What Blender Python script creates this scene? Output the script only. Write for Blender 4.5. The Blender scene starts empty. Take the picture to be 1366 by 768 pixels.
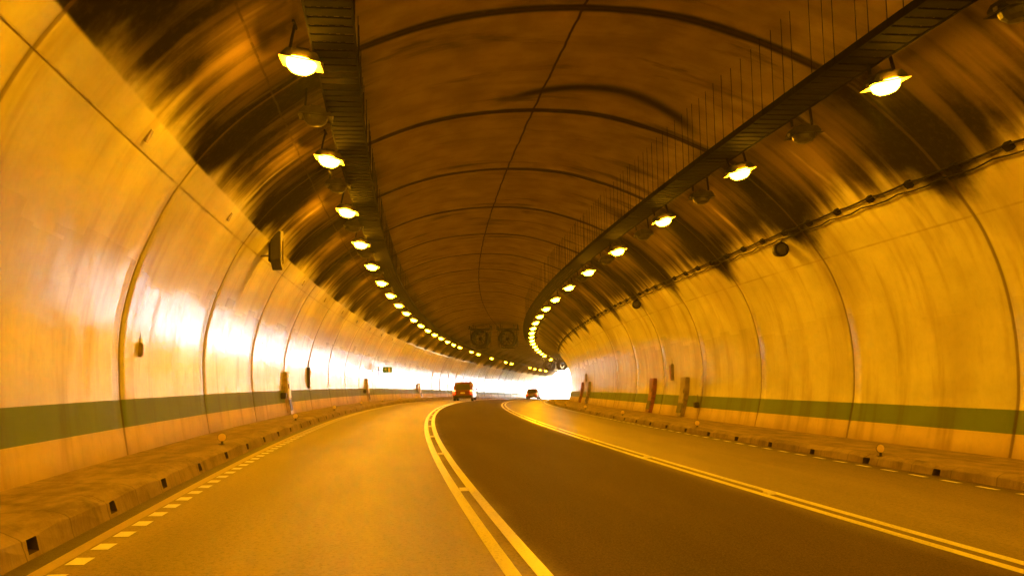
import bpy, bmesh, math, random
import numpy as np
from mathutils import Matrix, Vector
random.seed(7)
PI = math.pi
scene = bpy.context.scene
COL = scene.collection

# ------------------------------------------------------------------ tunnel alignment
H_CAM = 1.3973
K, K2, CV, CV2, TILT = 0.0027039, -5.4615e-6, 2.4289e-4, -6.098e-7, -0.02716
S_PORTAL = 188.0
S_BACK = -44.0
RING0, RING = 13.804, 5.61585
LAMP_D = 5.16671
_ss = np.arange(-80.0, 620.0, 0.25)
_sc = np.minimum(_ss, S_PORTAL)
_th = K * _sc + K2 * _sc ** 2 / 2
_dx = np.sin(_th) * 0.25
_dy = np.cos(_th) * 0.25
_X = np.concatenate([[0], np.cumsum((_dx[1:] + _dx[:-1]) / 2)])
_Y = np.concatenate([[0], np.cumsum((_dy[1:] + _dy[:-1]) / 2)])
_X -= np.interp(0, _ss, _X)
_Y -= np.interp(0, _ss, _Y)


def zpath(s):
    if s <= S_PORTAL:
        return -CV * s * s / 2 - CV2 * s ** 3 / 6
    sp = S_PORTAL
    z0 = -CV * sp * sp / 2 - CV2 * sp ** 3 / 6
    g = -CV * sp - CV2 * sp * sp / 2
    L = 120.0
    x = min(s - sp, L)
    return z0 + g * (x - x * x / (2 * L))


def path(s):
    return (float(np.interp(s, _ss, _X)), float(np.interp(s, _ss, _Y)), float(np.interp(s, _ss, _th)), zpath(s))


def pt(s, d, z, ref=None):
    """tunnel coordinates (distance along, lateral, height) -> world"""
    x, y, th, zz = path(s)
    return Vector((x + d * math.cos(th), y - d * math.sin(th), zz + TILT * (d - 3) + z))


# cross-section of the lining
CS = [(-3.5, .22), (-3.58, .7), (-3.64, 1.2), (-3.65, 1.95), (-3.54, 2.6), (-3.34, 3.2), (-2.87, 4.15), (-2.15, 5.05),
      (-1.25, 5.78), (-0.4, 6.3), (.75, 6.8), (1.9, 7.1), (3.3, 7.26), (4.75, 7.22), (5.95, 6.95), (6.9, 6.62),
      (7.7, 6.24), (8.5, 5.62), (9.1, 5.03), (9.75, 4.2), (10.05, 3.65), (10.28, 2.95), (10.4, 2.1), (10.38, 1.2),
      (10.27, .65), (10.14, .15)]


def catmull(C, n=10):
    C = [np.array(c, float) for c in C]
    P_ = [2 * C[0] - C[1]] + C + [2 * C[-1] - C[-2]]
    out = []
    for i in range(1, len(P_) - 2):
        a, b, c, d = P_[i - 1:i + 3]
        for j in range(n):
            t = j / n
            out.append(.5 * ((2 * b) + (-a + c) * t + (2 * a - 5 * b + 4 * c - d) * t * t + (-a + 3 * b - 3 * c + d) * t ** 3))
    out.append(C[-1])
    return np.array(out)


PR = catmull(CS)
PT = np.concatenate([[0], np.cumsum(np.linalg.norm(np.diff(PR, axis=0), axis=1))])
T_END = float(PT[-1])


def wall(t, off=0.0):
    """point on the lining at arc length t, moved inward by off"""
    d = float(np.interp(t, PT, PR[:, 0])); z = float(np.interp(t, PT, PR[:, 1]))
    d1 = float(np.interp(t - .05, PT, PR[:, 0])); z1 = float(np.interp(t - .05, PT, PR[:, 1]))
    d2 = float(np.interp(t + .05, PT, PR[:, 0])); z2 = float(np.interp(t + .05, PT, PR[:, 1]))
    tx, tz = d2 - d1, z2 - z1
    l = math.hypot(tx, tz) or 1
    nx, nz = tz / l, -tx / l
    return d + nx * off, z + nz * off


# ------------------------------------------------------------------ object helpers
def tag(o, label=None, cat=None, group=None, kind=None):
    if label: o['label'] = label
    if cat: o['category'] = cat
    if group: o['group'] = group
    if kind: o['kind'] = kind
    return o


def empty(name, loc=(0, 0, 0), rot=0.0, label=None, cat=None, group=None, kind=None):
    o = bpy.data.objects.new(name, None)
    o.empty_display_size = 0.2
    COL.objects.link(o)
    o.location = loc
    o.rotation_euler = (0, 0, rot)
    return tag(o, label, cat, group, kind)


class MB:
    """mesh builder"""
    def __init__(self):
        self.v = []; self.f = []; self.m = []; self.uv = None

    def add(self, vs, fs, mi=0):
        b = len(self.v)
        self.v += [tuple(v) for v in vs]
        self.f += [tuple(i + b for i in f) for f in fs]
        self.m += [mi] * len(fs)
        return self

    def box(self, c, s, rot=None, bev=0.0, mi=0):
        x, y, z = s[0] / 2, s[1] / 2, s[2] / 2
        if bev <= 0:
            vs = [Vector((a * x, b * y, c_ * z)) for a in (-1, 1) for b in (-1, 1) for c_ in (-1, 1)]
            fs = [(0, 1, 3, 2), (4, 6, 7, 5), (0, 4, 5, 1), (2, 3, 7, 6), (0, 2, 6, 4), (1, 5, 7, 3)]
        else:
            bm = bmesh.new()
            bmesh.ops.create_cube(bm, size=1)
            bmesh.ops.scale(bm, vec=s, verts=bm.verts)
            bmesh.ops.bevel(bm, geom=bm.edges[:], offset=bev, segments=2, affect='EDGES', profile=0.6)
            bm.verts.index_update()
            vs = [v.co.copy() for v in bm.verts]
            fs = [tuple(v.index for v in f.verts) for f in bm.faces]
            bm.free()
        M = rot if rot is not None else Matrix.Identity(3)
        return self.add([M @ v + Vector(c) for v in vs], fs, mi)

    def tube(self, pts, r, n=8, cap=True, mi=0):
        pts = [Vector(p) for p in pts]
        rs = r if isinstance(r, (list, tuple)) else [r] * len(pts)
        vs = []; fs = []
        for i, p in enumerate(pts):
            a = pts[max(i - 1, 0)]; b = pts[min(i + 1, len(pts) - 1)]
            t = (b - a).normalized()
            up = Vector((0, 0, 1)) if abs(t.z) < .95 else Vector((0, 1, 0))
            u = t.cross(up).normalized(); w = u.cross(t)
            for k in range(n):
                an = 2 * PI * k / n
                vs.append(p + (u * math.cos(an) + w * math.sin(an)) * rs[i])
        for i in range(len(pts) - 1):
            for k in range(n):
                fs.append((i * n + k, i * n + (k + 1) % n, (i + 1) * n + (k + 1) % n, (i + 1) * n + k))
        if cap:
            fs.append(tuple(range(n))[::-1]); fs.append(tuple(range((len(pts) - 1) * n, len(pts) * n)))
        return self.add(vs, fs, mi)

    def lathe(self, prof, c=(0, 0, 0), axis='z', n=24, mi=0):
        vs = []; fs = []
        for (r, h) in prof:
            for k in range(n):
                a = 2 * PI * k / n
                q = (r * math.cos(a), r * math.sin(a), h)
                if axis == 'y': q = (q[0], q[2], q[1])
                if axis == 'x': q = (q[2], q[0], q[1])
                vs.append(Vector(q) + Vector(c))
        for i in range(len(prof) - 1):
            for k in range(n):
                fs.append((i * n + k, i * n + (k + 1) % n, (i + 1) * n + (k + 1) % n, (i + 1) * n + k))
        return self.add(vs, fs, mi)

    def prism(self, poly, a, b, axis='x', mi=0):
        """extrude a closed 2-D outline; axis x: outline is (y,z)"""
        n = len(poly)
        def q(p, h):
            if axis == 'x': return (h, p[0], p[1])
            if axis == 'y': return (p[0], h, p[1])
            return (p[0], p[1], h)
        vs = [q(p, a) for p in poly] + [q(p, b) for p in poly]
        fs = [tuple(range(n))[::-1], tuple(range(n, 2 * n))] + [(i, (i + 1) % n, n + (i + 1) % n, n + i) for i in range(n)]
        return self.add(vs, fs, mi)

    def build(self, name, mats, parent=None, smooth=False, loc=None, rot=0.0, fix=True):
        me = bpy.data.meshes.new(name)
        me.from_pydata(self.v, [], self.f)
        if not isinstance(mats, (list, tuple)): mats = [mats]
        for m in mats: me.materials.append(m)
        me.polygons.foreach_set('material_index', self.m)
        if fix:
            bm = bmesh.new(); bm.from_mesh(me)
            bmesh.ops.recalc_face_normals(bm, faces=bm.faces)
            bm.to_mesh(me); bm.free()
        if self.uv is not None:
            uvl = me.uv_layers.new(name='st')
            li = np.zeros(len(me.loops), dtype=np.int32)
            me.loops.foreach_get('vertex_index', li)
            uvl.data.foreach_set('uv', np.array(self.uv, dtype=np.float32)[li].ravel())
        if smooth:
            me.polygons.foreach_set('use_smooth', [True] * len(me.polygons))
        me.update()
        o = bpy.data.objects.new(name, me)
        COL.objects.link(o)
        if parent is not None: o.parent = parent
        if loc is not None: o.location = loc
        if rot: o.rotation_euler = (0, 0, rot)
        return o


def sweep(ss, prof, name, mat, parent=None, uvt=None, smooth=True, sect=None, mats=None, matf=None, uvd=False):
    """sweep open profile [(d,z)] along stations ss; sect(s, i) may replace profile"""
    mb = MB(); mb.uv = []
    n = len(prof)
    for s in ss:
        p = sect(s) if sect else prof
        x, y, th, zz = path(s)
        c, sn = math.cos(th), math.sin(th)
        for i, (d, z) in enumerate(p):
            mb.v.append((x + d * c, y - d * sn, zz + TILT * (d - 3) + z))
            mb.uv.append((s, uvt[i] if uvt is not None else d))
    for j in range(len(ss) - 1):
        for i in range(n - 1):
            a = j * n + i
            mb.f.append((a, a + 1, a + n + 1, a + n))
            mb.m.append(matf(ss[j], i) if matf else 0)
    return mb.build(name, mats or mat, parent, smooth=smooth, fix=False)


def copy_tree(o, parent=None):
    c = o.copy(); COL.objects.link(c)
    if parent is not None: c.parent = parent
    for ch in list(o.children):
        copy_tree(ch, c)
    return c


ORD = ['nearest', 'second', 'third', 'fourth', 'fifth', 'sixth', 'seventh', 'eighth', 'ninth', 'tenth', 'eleventh', 'twelfth',
       'thirteenth', 'fourteenth', 'fifteenth', 'sixteenth', 'seventeenth', 'eighteenth', 'nineteenth', 'twentieth']


def ordw(i):
    if i < 20: return ORD[i]
    tens = {2: 'twenty', 3: 'thirty', 4: 'forty', 5: 'fifty'}
    n = i + 1
    if n % 10 == 0: return {3: 'thirtieth', 4: 'fortieth', 5: 'fiftieth'}[n // 10]
    return tens[n // 10] + '-' + ['first', 'second', 'third', 'fourth', 'fifth', 'sixth', 'seventh', 'eighth', 'ninth'][n % 10 - 1]


# ------------------------------------------------------------------ materials
class NT:
    def __init__(self, name):
        self.mat = bpy.data.materials.new(name); self.mat.use_nodes = True
        self.t = self.mat.node_tree; self.n = self.t.nodes; self.l = self.t.links
        self.b = self.n.get('Principled BSDF'); self.out = self.n.get('Material Output')

    def _in(self, sock, v):
        if v is None: return
        if isinstance(v, bpy.types.NodeSocket): self.l.new(v, sock)
        else: sock.default_value = v

    def m(self, op, a, b=None, c=None, clamp=False):
        n = self.n.new('ShaderNodeMath'); n.operation = op; n.use_clamp = clamp
        self._in(n.inputs[0], a); self._in(n.inputs[1], b); self._in(n.inputs[2], c)
        return n.outputs[0]

    def sstep(self, x, a, b, lo=0.0, hi=1.0):
        n = self.n.new('ShaderNodeMapRange'); n.interpolation_type = 'SMOOTHSTEP'
        self._in(n.inputs['Value'], x); self._in(n.inputs['From Min'], a); self._in(n.inputs['From Max'], b)
        self._in(n.inputs['To Min'], lo); self._in(n.inputs['To Max'], hi)
        return n.outputs['Result']

    def noise(self, vec, scale=1.0, detail=3.0, rough=.55, dist=0.0):
        n = self.n.new('ShaderNodeTexNoise'); n.noise_dimensions = '3D'
        self._in(n.inputs['Vector'], vec); n.inputs['Scale'].default_value = scale
        n.inputs['Detail'].default_value = detail; n.inputs['Roughness'].default_value = rough
        n.inputs['Distortion'].default_value = dist
        return n.outputs[0]

    def vec(self, x, y, z=0.0):
        n = self.n.new('ShaderNodeCombineXYZ')
        self._in(n.inputs[0], x); self._in(n.inputs[1], y); self._in(n.inputs[2], z)
        return n.outputs[0]

    def mix(self, f, a, b):
        n = self.n.new('ShaderNodeMix'); n.data_type = 'RGBA'
        self._in(n.inputs[0], f)
        for s, v in ((n.inputs[6], a), (n.inputs[7], b)):
            if isinstance(v, bpy.types.NodeSocket): self.l.new(v, s)
            else: s.default_value = (*v, 1)
        return n.outputs[2]

    def uv(self):
        n = self.n.new('ShaderNodeUVMap'); n.uv_map = 'st'
        s = self.n.new('ShaderNodeSeparateXYZ'); self.l.new(n.outputs[0], s.inputs[0])
        return s.outputs[0], s.outputs[1]

    def obj(self):
        n = self.n.new('ShaderNodeTexCoord'); return n.outputs['Object']

    def bump(self, h, strength=.3, dist=.02):
        n = self.n.new('ShaderNodeBump'); n.inputs['Strength'].default_value = strength
        n.inputs['Distance'].default_value = dist
        self.l.new(h, n.inputs['Height']); self.l.new(n.outputs[0], self.b.inputs['Normal'])

    def color(self, c):
        if isinstance(c, bpy.types.NodeSocket): self.l.new(c, self.b.inputs['Base Color'])
        else: self.b.inputs['Base Color'].default_value = (*c, 1)

    def rough(self, r):
        self._in(self.b.inputs['Roughness'], r)


def simple(name, col, rough=.6, metal=0.0, var=.25, scale=6.0, spec=.5):
    N = NT(name)
    f = N.noise(N.obj(), scale, 4)
    f = N.sstep(f, .3, .7)
    N.color(N.mix(f, tuple(c * (1 - var) for c in col), tuple(min(1, c * (1 + var)) for c in col)))
    N.b.inputs['Specular IOR Level'].default_value = spec
    N.rough(rough); N.b.inputs['Metallic'].default_value = metal
    return N.mat


def emit(name, col, strength):
    N = NT(name)
    N.color((.1, .1, .1))
    N.b.inputs['Emission Color'].default_value = (*col, 1)
    N.b.inputs['Emission Strength'].default_value = strength
    N.mat.cycles.emission_sampling = 'FRONT'
    return N.mat


def lining_material(kind):
    N = NT('lining_' + kind)
    s, t = N.uv()
    tau = N.m('MINIMUM', t, N.m('SUBTRACT', T_END, t))
    left = N.m('LESS_THAN', t, T_END / 2)
    ph = N.m('FRACT', N.m('DIVIDE', N.m('SUBTRACT', s, RING0), RING))      # 0 just after a joint
    dj = N.m('MULTIPLY', N.m('MINIMUM', ph, N.m('SUBTRACT', 1.0, ph)), RING)   # metres to the nearest joint
    ringid = N.m('FLOOR', N.m('DIVIDE', N.m('SUBTRACT', s, RING0), RING))
    fine = N.noise(N.vec(s, t, 0), 9.0, 5, .65)
    mid = N.noise(N.vec(s, t, 3), 1.3, 4, .6)
    streak = N.noise(N.vec(N.m('MULTIPLY', s, 2.3), N.m('MULTIPLY', t, .22), 7), 1.0, 3, .5)
    streak2 = N.noise(N.vec(N.m('MULTIPLY', s, 5.5), N.m('MULTIPLY', t, .35), 2), 1.0, 2, .5)
    big = N.noise(N.vec(N.m('MULTIPLY', s, .33), N.m('MULTIPLY', t, .25), 11), 1.0, 2, .5)
    # --- soot on the haunches of the vault
    jdark = N.m('POWER', 2.718, N.m('MULTIPLY', N.m('MULTIPLY', dj, dj), -1.7))
    after = N.sstep(ph, .55, .05)
    amp = N.m('ADD', .75, N.m('MULTIPLY', N.m('SUBTRACT', 1.0, left), .55))
    edge = N.m('ADD', N.m('ADD', 4.60, N.m('MULTIPLY', N.m('SUBTRACT', 1.0, left), .42)), N.m('MULTIPLY', N.m('SUBTRACT', .5, N.m('ADD', N.m('MULTIPLY', streak, .6), N.m('MULTIPLY', big, .4))), amp))
    edge = N.m('ADD', edge, N.m('MULTIPLY', N.m('SUBTRACT', mid, .5), .9))
    edge = N.m('SUBTRACT', edge, N.m('MULTIPLY', jdark, .7))
    up = N.sstep(N.m('SUBTRACT', tau, edge), -.30, .62)
    # sharper cut at the capping strip of the left wall
    upL = N.m('MULTIPLY', up, N.sstep(tau, 4.5, 4.56))
    up = N.m('ADD', N.m('MULTIPLY', upL, left), N.m('MULTIPLY', up, N.m('SUBTRACT', 1.0, left)))
    top = N.sstep(N.m('ADD', tau, N.m('MULTIPLY', N.m('SUBTRACT', big, .5), 1.6)), 6.9, 8.1, 1.0, .0)
    core = N.sstep(N.m('ADD', tau, N.m('MULTIPLY', N.m('SUBTRACT', mid, .5), 1.6)), 5.2, 6.9, 1.0, 0.0)
    amt = N.m('ADD', N.m('MULTIPLY', after, .45), N.m('MULTIPLY', jdark, .55))
    amt = N.m('ADD', amt, N.m('MULTIPLY', core, .5))
    amt = N.m('ADD', amt, N.m('MULTIPLY', N.m('SUBTRACT', mid, .5), 1.3))
    amt = N.m('ADD', amt, N.m('MULTIPLY', N.sstep(streak, .38, .62), .45))
    amt = N.m('ADD', amt, N.m('MULTIPLY', N.sstep(streak2, .4, .65), .14))
    amt = N.m('ADD', amt, N.m('MULTIPLY', N.m('SUBTRACT', big, .5), 1.6))
    amt = N.m('MULTIPLY', N.m('SUBTRACT', amt, .22), 1.25, clamp=True)
    soot = N.m('MULTIPLY', N.m('MULTIPLY', up, top), amt, clamp=True)
    # soot along joints (vault) and stray smudges on the crown
    jw = N.m('ADD', .12, N.m('MULTIPLY', N.noise(N.vec(N.m('MULTIPLY', ringid, 3.1), N.m('MULTIPLY', t, .5), 5), 1.0, 2), .20))
    jn = N.sstep(dj, N.m('MULTIPLY', jw, .35), jw, 1.0, 0.0)
    jv = N.m('MULTIPLY', jn, N.sstep(tau, 4.5, 5.2))
    smud = N.noise(N.vec(N.m('MULTIPLY', s, 1.1), N.m('MULTIPLY', t, .3), 21), 1.0, 5, .6, .4)
    smud = N.m('MULTIPLY', N.sstep(smud, .54, .70), N.sstep(tau, 5.5, 6.5))
    # smoky dome-shaped stain leaning on a joint of the crown
    q = N.m('DIVIDE', N.m('SUBTRACT', t, 12.6), 2.6)
    arch = N.m('SUBTRACT', N.m('ADD', RING0 + RING - .25, 0.0), N.m('MULTIPLY', N.m('SUBTRACT', 1.0, N.m('MULTIPLY', q, q)), 1.5))
    da = N.m('ABSOLUTE', N.m('SUBTRACT', s, arch))
    dome = N.m('MULTIPLY', N.sstep(da, .02, N.m('ADD', .2, N.m('MULTIPLY', mid, .5)), 1.0, 0.0), N.sstep(N.m('ABSOLUTE', q), .6, 1.0, 1.0, 0.0))
    dome = N.m('MULTIPLY', dome, .9)
    dark = N.m('MAXIMUM', N.m('MAXIMUM', soot, N.m('MULTIPLY', jv, .92)), N.m('MAXIMUM', N.m('MULTIPLY', smud, .6), dome))
    # fine lines: crown construction joint, crack, panel seams
    wob = N.m('MULTIPLY', N.m('SUBTRACT', N.noise(N.vec(s, 0, 31), 1.2, 3), .5), .10)
    crown = N.sstep(N.m('ABSOLUTE', N.m('SUBTRACT', N.m('ADD', t, wob), 11.27)), .012, .034, 1.0, 0.0)
    crack = N.m('MULTIPLY', N.sstep(N.m('ABSOLUTE', N.m('SUBTRACT', N.m('ADD', t, wob), 6.08)), .008, .026, 1.0, 0.0), N.sstep(streak2, .3, .5, .3, .9))
    lines = N.m('MAXIMUM', crown, crack)
    seamn = N.noise(N.vec(N.m('MULTIPLY', s, .9), tau, 41), 1.0, 3)
    seam = N.m('MULTIPLY', N.sstep(N.m('ABSOLUTE', N.m('SUBTRACT', tau, 4.10)), .008, .03, 1.0, 0.0), N.sstep(seamn, .35, .6, .15, .7))
    # --- clean painted wall below
    base = (.56, .54, .34)
    pale = (.76, .74, .50)
    grime = (.36, .27, .16)
    if kind == 'band': base, pale, grime = (.62, .50, .28), (.72, .58, .34), (.30, .21, .11)
    if kind == 'stripe': base, pale, grime = (.13, .20, .05), (.17, .25, .07), (.09, .085, .03)
    runs = N.noise(N.vec(N.m('MULTIPLY', s, 1.7), N.m('MULTIPLY', t, .25), 17), 1.0, 4, .6)
    patch = N.noise(N.vec(N.m('MULTIPLY', s, .5), N.m('MULTIPLY', t, .9), 9), 1.0, 3, .6)
    wallc = N.mix(N.sstep(patch, .15, .85), base, pale)
    wallc = N.mix(N.m('MULTIPLY', N.sstep(runs, .46, .75), .7), wallc, grime)
    wallc = N.mix(N.m('MULTIPLY', N.sstep(big, .48, .68), .4), wallc, grime)
    ws = N.sstep(dj, .0, .10, .55, 0.0)
    # dirt thrown up from the road
    splash = N.m('MULTIPLY', N.sstep(N.m('ADD', tau, N.m('MULTIPLY', mid, .3)), .12, .45, .55, 0.0), 1.0)
    wallc = N.mix(N.m('MAXIMUM', N.m('MAXIMUM', ws, N.m('MULTIPLY', seam, .8)), splash), wallc, grime)
    conc = N.mix(N.sstep(mid, .3, .7), (.31, .24, .15), (.45, .36, .235))
    conc = N.mix(N.m('MULTIPLY', N.sstep(streak, .5, .7), .35), conc, (.20, .155, .11))
    vault = N.sstep(tau, 4.55, 4.9) if kind == 'paint' else 0.0
    if kind == 'paint':
        # the paint fades out raggedly above the capping strip
        vault = N.sstep(N.m('ADD', tau, N.m('MULTIPLY', N.m('SUBTRACT', streak, .5), 3.4)), 4.7, 5.9)
        body = N.mix(vault, wallc, conc)
        brushed = N.sstep(N.noise(N.vec(N.m('MULTIPLY', s, 1.5), N.m('MULTIPLY', t, .3), 57), 1.0, 3, .5), .60, .72)  # streaks where the soot film is brushed thinner
        film = N.m('MULTIPLY', N.m('MULTIPLY', up, top), N.m('SUBTRACT', .93, N.m('MULTIPLY', brushed, .6)))
        body = N.mix(film, body, (.105, .072, .042))
        body = N.mix(dark, body, (.014, .010, .007))
        body = N.mix(lines, body, (.05, .035, .02))
    else:
        body = wallc
    body = N.mix(N.m('MULTIPLY', N.m('SUBTRACT', fine, .5), .5), body, (.2, .15, .09))
    body = N.mix(N.sstep(dj, .020, .060, .6, 0.0), body, (.10, .065, .03))
    N.color(body)
    # gloss: washed, semi-gloss paint in courses below, dull concrete above
    course = N.m('FLOOR', N.m('MULTIPLY', t, 2.2)); blk = N.m('FLOOR', N.m('MULTIPLY', N.m('ADD', s, N.m('MULTIPLY', course, .37)), 1.1))
    wn = N.n.new('ShaderNodeTexWhiteNoise'); wn.noise_dimensions = '2D'; N.l.new(N.vec(course, blk), wn.inputs['Vector'])
    wash = N.m('ADD', 2.75, N.m('MULTIPLY', N.m('SUBTRACT', N.noise(N.vec(blk, 0, 77), .9, 1), .5), 1.6))
    above = N.sstep(N.m('SUBTRACT', tau, wash), -.12, .12)
    r = N.m('ADD', N.m('ADD', .205, N.m('MULTIPLY', runs, .045)), N.m('MULTIPLY', above, .13))
    r = N.m('ADD', r, N.m('MULTIPLY', N.sstep(tau, 2.9, 3.8), .25))
    if kind == 'paint': r = N.m('ADD', r, N.m('MULTIPLY', N.m('MAXIMUM', vault, dark), .4), clamp=True)
    if kind in ('band', 'stripe'): r = N.m('ADD', r, .38)
    r = N.m('ADD', r, N.sstep(dj, .0, .09, .4, 0.0), clamp=True)
    N.rough(r)
    if kind == 'paint':
        sheen = N.noise(N.vec(N.m('MULTIPLY', s, 2.6), N.m('MULTIPLY', t, .8), 63), 1.0, 4, .7)
        dull = N.m('MULTIPLY', N.sstep(sheen, .36, .68), .36)
        dull = N.m('ADD', .04, dull)
        N._in(N.b.inputs['Specular IOR Level'], N.m('MULTIPLY', dull, N.m('SUBTRACT', N.sstep(tau, 1.8, 3.2, 1.0, .22), N.m('MAXIMUM', vault, N.m('MAXIMUM', dark, film)), clamp=True)))
    else:
        N.b.inputs['Specular IOR Level'].default_value = {'band': .08, 'stripe': .10}[kind]
    h = N.m('ADD', N.m('MULTIPLY', fine, .25), N.m('MULTIPLY', N.noise(N.vec(N.m('MULTIPLY', s, .8), t, 3), 1.6, 3), 1.0))
    N.bump(h, .35, .02)
    return N.mat


def asphalt_material():
    N = NT('asphalt')
    s, d = N.uv()
    fine = N.noise(N.vec(s, d, 0), 60.0, 3, .8)
    g2 = N.noise(N.vec(s, d, 4), 14.0, 4, .7)
    lanes = N.noise(N.vec(N.m('MULTIPLY', s, .12), N.m('MULTIPLY', d, 1.1), 2), 1.0, 3, .55)
    patch = N.noise(N.vec(N.m('MULTIPLY', s, .3), N.m('MULTIPLY', d, .6), 6), 1.0, 4, .6)
    # middle lane in a darker, browner tone
    dw = N.m('ADD', d, N.m('MULTIPLY', N.m('SUBTRACT', patch, .5), .5))
    midl = N.m('MULTIPLY', N.sstep(dw, .85, 1.45), N.sstep(dw, 4.2, 5.0, 1.0, 0.0))
    c = N.mix(N.sstep(lanes, .3, .7), (.21, .155, .10), (.34, .255, .165))
    c = N.mix(N.m('MULTIPLY', midl, .80), c, (.050, .024, .011))
    c = N.mix(N.m('MULTIPLY', N.sstep(dw, 5.3, 7.4), .55), c, (.08, .05, .03))
    c = N.mix(N.m('MULTIPLY', N.sstep(patch, .5, .75), .3), c, (.07, .06, .05))
    agg = N.noise(N.vec(s, d, 9), 26.0, 3, .8)
    track = N.m('ABSOLUTE', N.m('SINE', N.m('MULTIPLY', N.m('SUBTRACT', d, -.45 + .0), PI / 1.8)))
    c = N.mix(N.m('MULTIPLY', N.sstep(N.m('ADD', track, N.m('MULTIPLY', lanes, .5)), .9, 1.4), .35), c, (.085, .06, .042))
    c = N.mix(N.m('MULTIPLY', N.sstep(fine, .45, .75), .4), c, (.34, .29, .22))
    c = N.mix(N.m('MULTIPLY', N.sstep(agg, .50, .62), .5), c, (.045, .034, .025))
    c = N.mix(N.m('MULTIPLY', N.sstep(g2, .5, .8), .25), c, (.05, .045, .04))
    # darker strips along both gutters
    gl = N.sstep(d, -2.12, -2.24); gr = N.sstep(d, 7.55, 7.95)
    c = N.mix(N.m('MAXIMUM', N.m('MULTIPLY', gl, .85), N.m('MULTIPLY', gr, .7)), c, (.035, .026, .018))
    N.color(c)
    N.rough(N.m('ADD', N.m('ADD', .34, N.m('MULTIPLY', g2, .22)), N.m('MULTIPLY', midl, .3)))
    N._in(N.b.inputs['Specular IOR Level'], N.m('SUBTRACT', .45, N.m('MULTIPLY', midl, .32)))
    N.bump(N.m('ADD', N.m('MULTIPLY', fine, 1.0), N.m('MULTIPLY', g2, .6)), .6, .012)
    return N.mat


def paint_material(name, col, wear=.35):
    N = NT(name)
    s, d = N.uv()
    n1 = N.noise(N.vec(s, d, 0), 30.0, 4, .75)
    n2 = N.noise(N.vec(N.m('MULTIPLY', s, .7), N.m('MULTIPLY', d, 3), 3), 1.0, 4, .6)
    w = N.m('MULTIPLY', N.sstep(N.m('ADD', n1, N.m('MULTIPLY', n2, .5)), .72, .98), wear, clamp=True)
    N.color(N.mix(w, col, tuple(c * .45 for c in col)))
    N.rough(.3); N.bump(n1, .2, .004)
    return N.mat


def walk_material():
    N = NT('kerb_concrete')
    s, d = N.uv()
    fine = N.noise(N.vec(s, d, 0), 22.0, 5, .7)
    m1 = N.noise(N.vec(N.m('MULTIPLY', s, .9), N.m('MULTIPLY', d, 3.0), 4), 1.0, 5, .65)
    m2 = N.noise(N.vec(s, d, 8), 2.6, 4, .65)
    c = N.mix(N.sstep(m1, .35, .65), (.18, .13, .08), (.33, .25, .165))
    c = N.mix(N.m('MULTIPLY', N.sstep(m2, .5, .72), .65), c, (.10, .07, .045))
    c = N.mix(N.m('MULTIPLY', N.sstep(fine, .5, .8), .35), c, (.52, .42, .30))
    j = N.m('ABSOLUTE', N.m('SUBTRACT', N.m('FRACT', N.m('DIVIDE', s, 1.02)), .5))
    c = N.mix(N.m('MULTIPLY', N.sstep(j, .485, .497), .6), c, (.05, .035, .02))
    N.color(c); N.rough(.85); N.bump(N.m('ADD', fine, N.m('MULTIPLY', m2, 2.0)), .7, .02)
    return N.mat


M = {}
M['paint'] = lining_material('paint')
M['band'] = lining_material('band')
M['stripe'] = lining_material('stripe')
M['asphalt'] = asphalt_material()
M['line'] = paint_material('line_paint', (.92, .88, .42), .8)
M['dash'] = paint_material('dash_paint', (.93, .93, .90), .1)
M['edge'] = paint_material('edge_paint', (.46, .34, .20), .6)
M['walk'] = walk_material()
M['recess'] = simple('drain_recess_dark', (.06, .04, .025), .9, spec=.1)  # dark base colour for the drain recess faces
M['steel'] = simple('sooty_steel', (.008, .0055, .0035), .9, 0, .4, 6.0, .06)
M['galv'] = simple('galvanised_steel', (.20, .17, .13), .5, .6, .3)
M['cable'] = simple('black_cable', (.012, .009, .007), .9, 0, .3, 6.0, .08)
M['housing'] = simple('lamp_housing', (.03, .024, .018), .7, 0, .3, 6.0, .2)
M['skirt'] = simple('halo_skirt_enamel', (.75, .70, .6), .5, 0, .1)  # pale face of the added skirt that imitates lamp glow
M['deadglass'] = simple('unlit_lamp_glass', (.04, .035, .025), .5, 0, .2)
LAMP_COL = (1.0, .395, .004)
M['lamp'] = emit('sodium_lamp', LAMP_COL, 5.7)
M['amber'] = simple('amber_reflector', (.90, .70, .32), .35, 0, .08)
M['whiter'] = simple('reflector_white', (.92, .90, .82), .2, 0, .05)
M['studbody'] = simple('stud_body', (.85, .82, .72), .35, 0, .1)
M['cab_red'] = simple('weathered_red_paint', (.23, .07, .035), .5, 0, .35)
M['cab_grey'] = simple('weathered_grey_paint', (.24, .19, .13), .5, 0, .35)
M['cab_pale'] = simple('pale_weathered_paint', (.42, .33, .21), .45, 0, .35)
M['white'] = simple('white_enamel', (.75, .73, .68), .35, 0, .1)
M['green'] = simple('green_sign_face', (.02, .22, .06), .3, 0, .1)
M['dark'] = simple('dark_plastic', (.03, .025, .02), .5, 0, .3)
M['tyre'] = simple('tyre_rubber', (.02, .02, .02), .8)
M['carglass'] = simple('car_glass', (.02, .022, .025), .35, 0, .1)
M['carred'] = simple('red_car_paint', (.34, .17, .14), .4, 0, .1)
M['carmaroon'] = simple('maroon_car_paint', (.19, .02, .012), .35, 0, .15)
M['tail'] = emit('lit_tail_lamp', (1.0, .03, .003), .10)
M['tailhi'] = emit('lit_signal_lamp', (1.0, .5, .10), .11)
M['chrome'] = simple('wheel_alloy', (.4, .4, .4), .3, .8)
M['rock'] = simple('hill_ground', (.10, .13, .06), .95, 0, .4, .15)
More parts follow.
